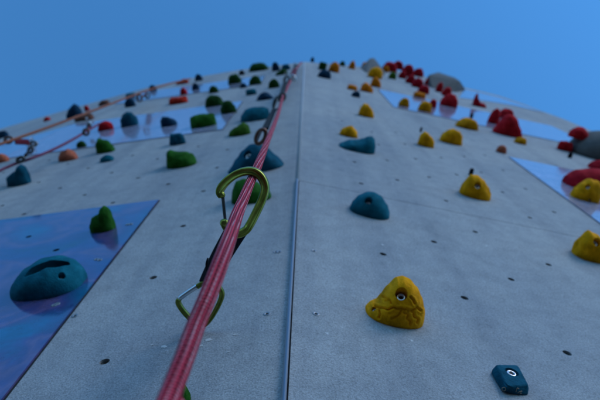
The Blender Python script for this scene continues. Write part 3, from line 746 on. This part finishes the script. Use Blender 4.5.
strap('sling', at(237, 229, .70), at(206.5, 284, .772), .027, .021, .006, WEB, qd, org, nrm, -f0 * .012)
bm = bmesh.new(); sweep(bm, catmull([at(208, 258, .735), at(206.2, 264, .735), at(207.2, 271, .737)], 5), circ(.0011, 6)); to_obj('loose_thread', bm, WEB, qd, True, org)
def bbox_hull(name, pts, m, parent, origin):
    bm = bmesh.new()
    for p in pts: bm.verts.new(p)
    bmesh.ops.convex_hull(bm, input=bm.verts); bmesh.ops.bevel(bm, geom=bm.edges[:], offset=.0008, segments=1, profile=.5, affect='EDGES')
    return to_obj(name, bm, m, parent, False, origin)
HG = 'bolt hangers for the quickdraws'
def hanger(x, y, label, sz=1.):
    f, (s, z, p, t) = which(x, y)
    e = empty('bolt_hanger', p, label, 'bolt hanger', HG)
    P_ = lambda a, b, c: f.pt(s, z, 0) + f.u * a * sz + Vector((0, 0, b * sz)) + f.n * c * sz
    bm = bmesh.new(); n_ = 14
    for off, sgn in ((.001, 1),):
        outer = [(.016 * cos(2 * pi * k / n_), .018 * sin(2 * pi * k / n_)) for k in range(n_)]
        A = [bm.verts.new(P_(a, b, .0005)) for a, b in outer]; B = [bm.verts.new(P_(a, b, .0035)) for a, b in outer]
        bm.faces.new(A); bm.faces.new(B)
        for k in range(n_): bm.faces.new((A[k], A[(k + 1) % n_], B[(k + 1) % n_], B[k]))
    to_obj('plate', bm, DULL, e, False, p)
    bm = bmesh.new(); sweep(bm, catmull([P_(-.002, -.012, .002), P_(.0, -.026, .008), P_(.0, -.036, .018), P_(0, -.034, .032), P_(0, -.022, .036), P_(0, -.014, .028), P_(0, -.012, .004)], 6), [(.003 * sz, .0015 * sz), (-.003 * sz, .0015 * sz), (-.003 * sz, -.0015 * sz), (.003 * sz, -.0015 * sz)], f.u)
    to_obj('eye', bm, DULL, e, True, p)
    bm = bmesh.new(); lathe(bm, P_(0, 0, .0035), f.n, [(.009 * sz, 0), (.009 * sz, .006 * sz), (.0075 * sz, .0075 * sz), (.0001, .0078 * sz)], 6)
    to_obj('bolt', bm, STEEL, e, False, p)
    return e
hanger(201, 322, 'bolt hanger on the wall behind the rope holding the nearest quickdraw', .8)

CQ = circ(.0048, 8)
def far_quickdraw(hx, hy, up_loop, s0, s1, lo_loop, off, label, mu, ml, ms, group='quickdraws on the corner rope', hl=None, sw=.014):
    org = wall_at(hx, hy, .02)
    q = empty('quickdraw', org, label, 'quickdraw', group)
    nr = -f0
    for loop, m, gate in ((up_loop, mu, True), (lo_loop, ml, True)):
        if not loop: continue
        (cx, cy, rx, ry, ang, o_) = loop
        c = wall_at(cx, cy, o_); dep = (c - CAM).dot(f0); pts = []
        for k in range(12):
            a = 2 * pi * k / 12; X = rx * cos(a); Y = ry * sin(a); ca, sa = cos(radians(ang)), sin(radians(ang))
            pts.append(at(cx + X * ca - Y * sa, cy + X * sa + Y * ca, dep))
        c_ = carabiner(pts, nr, m, q, org, True, None, CQ, 4)
        bm = bmesh.new(); sweep(bm, [pts[4], (pts[4] + pts[8]) / 2 - (pts[0] - pts[6]) * .02, pts[8]], circ(.004, 8)); to_obj('gate', bm, DULL, c_, True, org)
    strap('sling', wall_at(*s0), wall_at(*s1), sw, sw, .005, ms, q, org, nr)
    hanger(hx, hy, hl)
far_quickdraw(277, 101, (277.5, 103, 3.8, 7, 20, .05), (274.5, 109, .06), (265, 129, .12), (260.7, 136.5, 4.3, 7.6, 24, .13),
              0, 'quickdraw with a grey sling and bronze lower carabiner, second one up the corner rope', GREYMET, BROWNMET, WEBGREY, hl='bolt hanger of the second quickdraw up, beside the corner', sw=.018)
far_quickdraw(286, 78, (286.5, 79.5, 2.4, 3.6, 20, .05), (285.5, 82, .06), (282.5, 93, .08), (282, 97, 3.0, 4.2, 25, .08),
              0, 'small dark quickdraw third up the corner rope', GREYMET, GREYMET, WEBGREY, hl='bolt hanger of the third quickdraw up the corner', sw=.022)
far_quickdraw(295, 66, (296, 67, 1.8, 2.2, 20, .05), (295, 69, .06), (293, 75, .08), (293.3, 78, 2.0, 3.0, -30, .09),
              0, 'tiny quickdraw with a shiny carabiner near the top of the corner rope', GREYMET, STEEL, WEBRED, hl='bolt hanger nearest the top of the corner', sw=.03)
LG = 'quickdraws on the left face'
far_quickdraw(36, 145, (33.5, 143.5, 3.5, 2.2, 10, .05), (29, 142.2, .06), (15, 141.5, .08), (8.5, 140, 4, 3, -15, .10),
              0, 'red and black quickdraw linking the orange rope to a bolt at far left', DULL, BROWNMET, WEBRED, LG, 'bolt hanger at far left inside the blue band', .022)
far_quickdraw(32, 147, (30.5, 150, 2.2, 3.2, 30, .05), (29, 151.5, .06), (24, 157, .08), (20.5, 159.5, 3.6, 2.2, -25, .09),
              0, 'short black quickdraw hanging below the far left bolt', GREYMET, GREYMET, WEB, LG, 'bolt hanger at far left, lower of two close together', .022)
far_quickdraw(90, 124, (89, 126, 1.6, 2.2, 20, .04), (88.5, 127.5, .05), (87, 130.5, .05), (86, 132, 2.8, 3.0, 0, .06),
              0, 'small quickdraw on the dull red rope beside the red oval hold', GREYMET, BROWNMET, WEBRED, LG, 'bolt hanger above the dull red rope by the red oval hold', .02)
far_quickdraw(147.5, 94, (147.3, 95.5, 2.2, 2.6, 0, .05), (145, 95, .06), (141.5, 97, .08), (139.5, 98, 2.6, 3.2, 0, .09),
              0, 'brownish quickdraw holding the orange rope at the fold of the left face', GREYMET, BROWNMET, WEBRED, LG, 'bolt hanger under the orange rope at the fold', .03)

# ------------------------------------------------------------------ ground
bm = bmesh.new(); bmesh.ops.create_grid(bm, x_segments=2, y_segments=2, size=600)
g = to_obj('ground', bm, None, None, False); g.location.z = GZ; g['kind'] = 'structure'
gm, nt, b = mat('rubber_granule_ground', (.16, .15, .14), .95)
tc = N(nt, 'ShaderNodeTexCoord').outputs['Object']
n = N(nt, 'ShaderNodeTexNoise', Scale=120, Detail=4); nt.links.new(tc, n.inputs['Vector'])
r = ramp(nt, n.outputs[0], [(.3, (.035, .034, .033)), (.7, (.09, .086, .082))]); nt.links.new(r.outputs[0], b.inputs['Base Color'])
bump(nt, b, n.outputs[0], .6, .01); g.data.materials.append(gm)

# ------------------------------------------------------------------ light
SUN_EL, SUN_AZ = radians(34), radians(43)       # azimuth measured from -Y (towards the viewer's back) to +X
sd = Vector((sin(SUN_AZ) * cos(SUN_EL), -cos(SUN_AZ) * cos(SUN_EL), sin(SUN_EL)))
sl = bpy.data.lights.new('sun', 'SUN'); so = bpy.data.objects.new('sun', sl); COL.objects.link(so)
so.rotation_euler = sd.to_track_quat('Z', 'Y').to_euler(); sl.energy = .6; sl.angle = radians(24); sl.color = (1, .95, .9)
w = bpy.data.worlds.new('World'); S.world = w; w.use_nodes = True; nt = w.node_tree
sky = nt.nodes.new('ShaderNodeTexSky'); sky.sky_type = 'NISHITA'; sky.sun_disc = False
sky.sun_elevation = SUN_EL; sky.sun_rotation = math.atan2(sd.x, sd.y)
sky.air_density = 1.; sky.dust_density = 0.; sky.ozone_density = 10.
hs = nt.nodes.new('ShaderNodeHueSaturation'); hs.inputs['Hue'].default_value = .490; hs.inputs['Saturation'].default_value = 1.07; hs.inputs['Value'].default_value = 1.06   # the photo's cool white balance
nt.links.new(sky.outputs[0], hs.inputs['Color']); nt.links.new(hs.outputs[0], nt.nodes['Background'].inputs[0]); nt.nodes['Background'].inputs[1].default_value = .15
S.view_settings.view_transform = 'Standard'; S.view_settings.look = 'None'; S.view_settings.gamma = 1; S.view_settings.exposure = .8
S.view_settings.use_curve_mapping = False
S.render.engine = 'CYCLES'; S.cycles.use_denoising = True
print('holds', CNT[0])
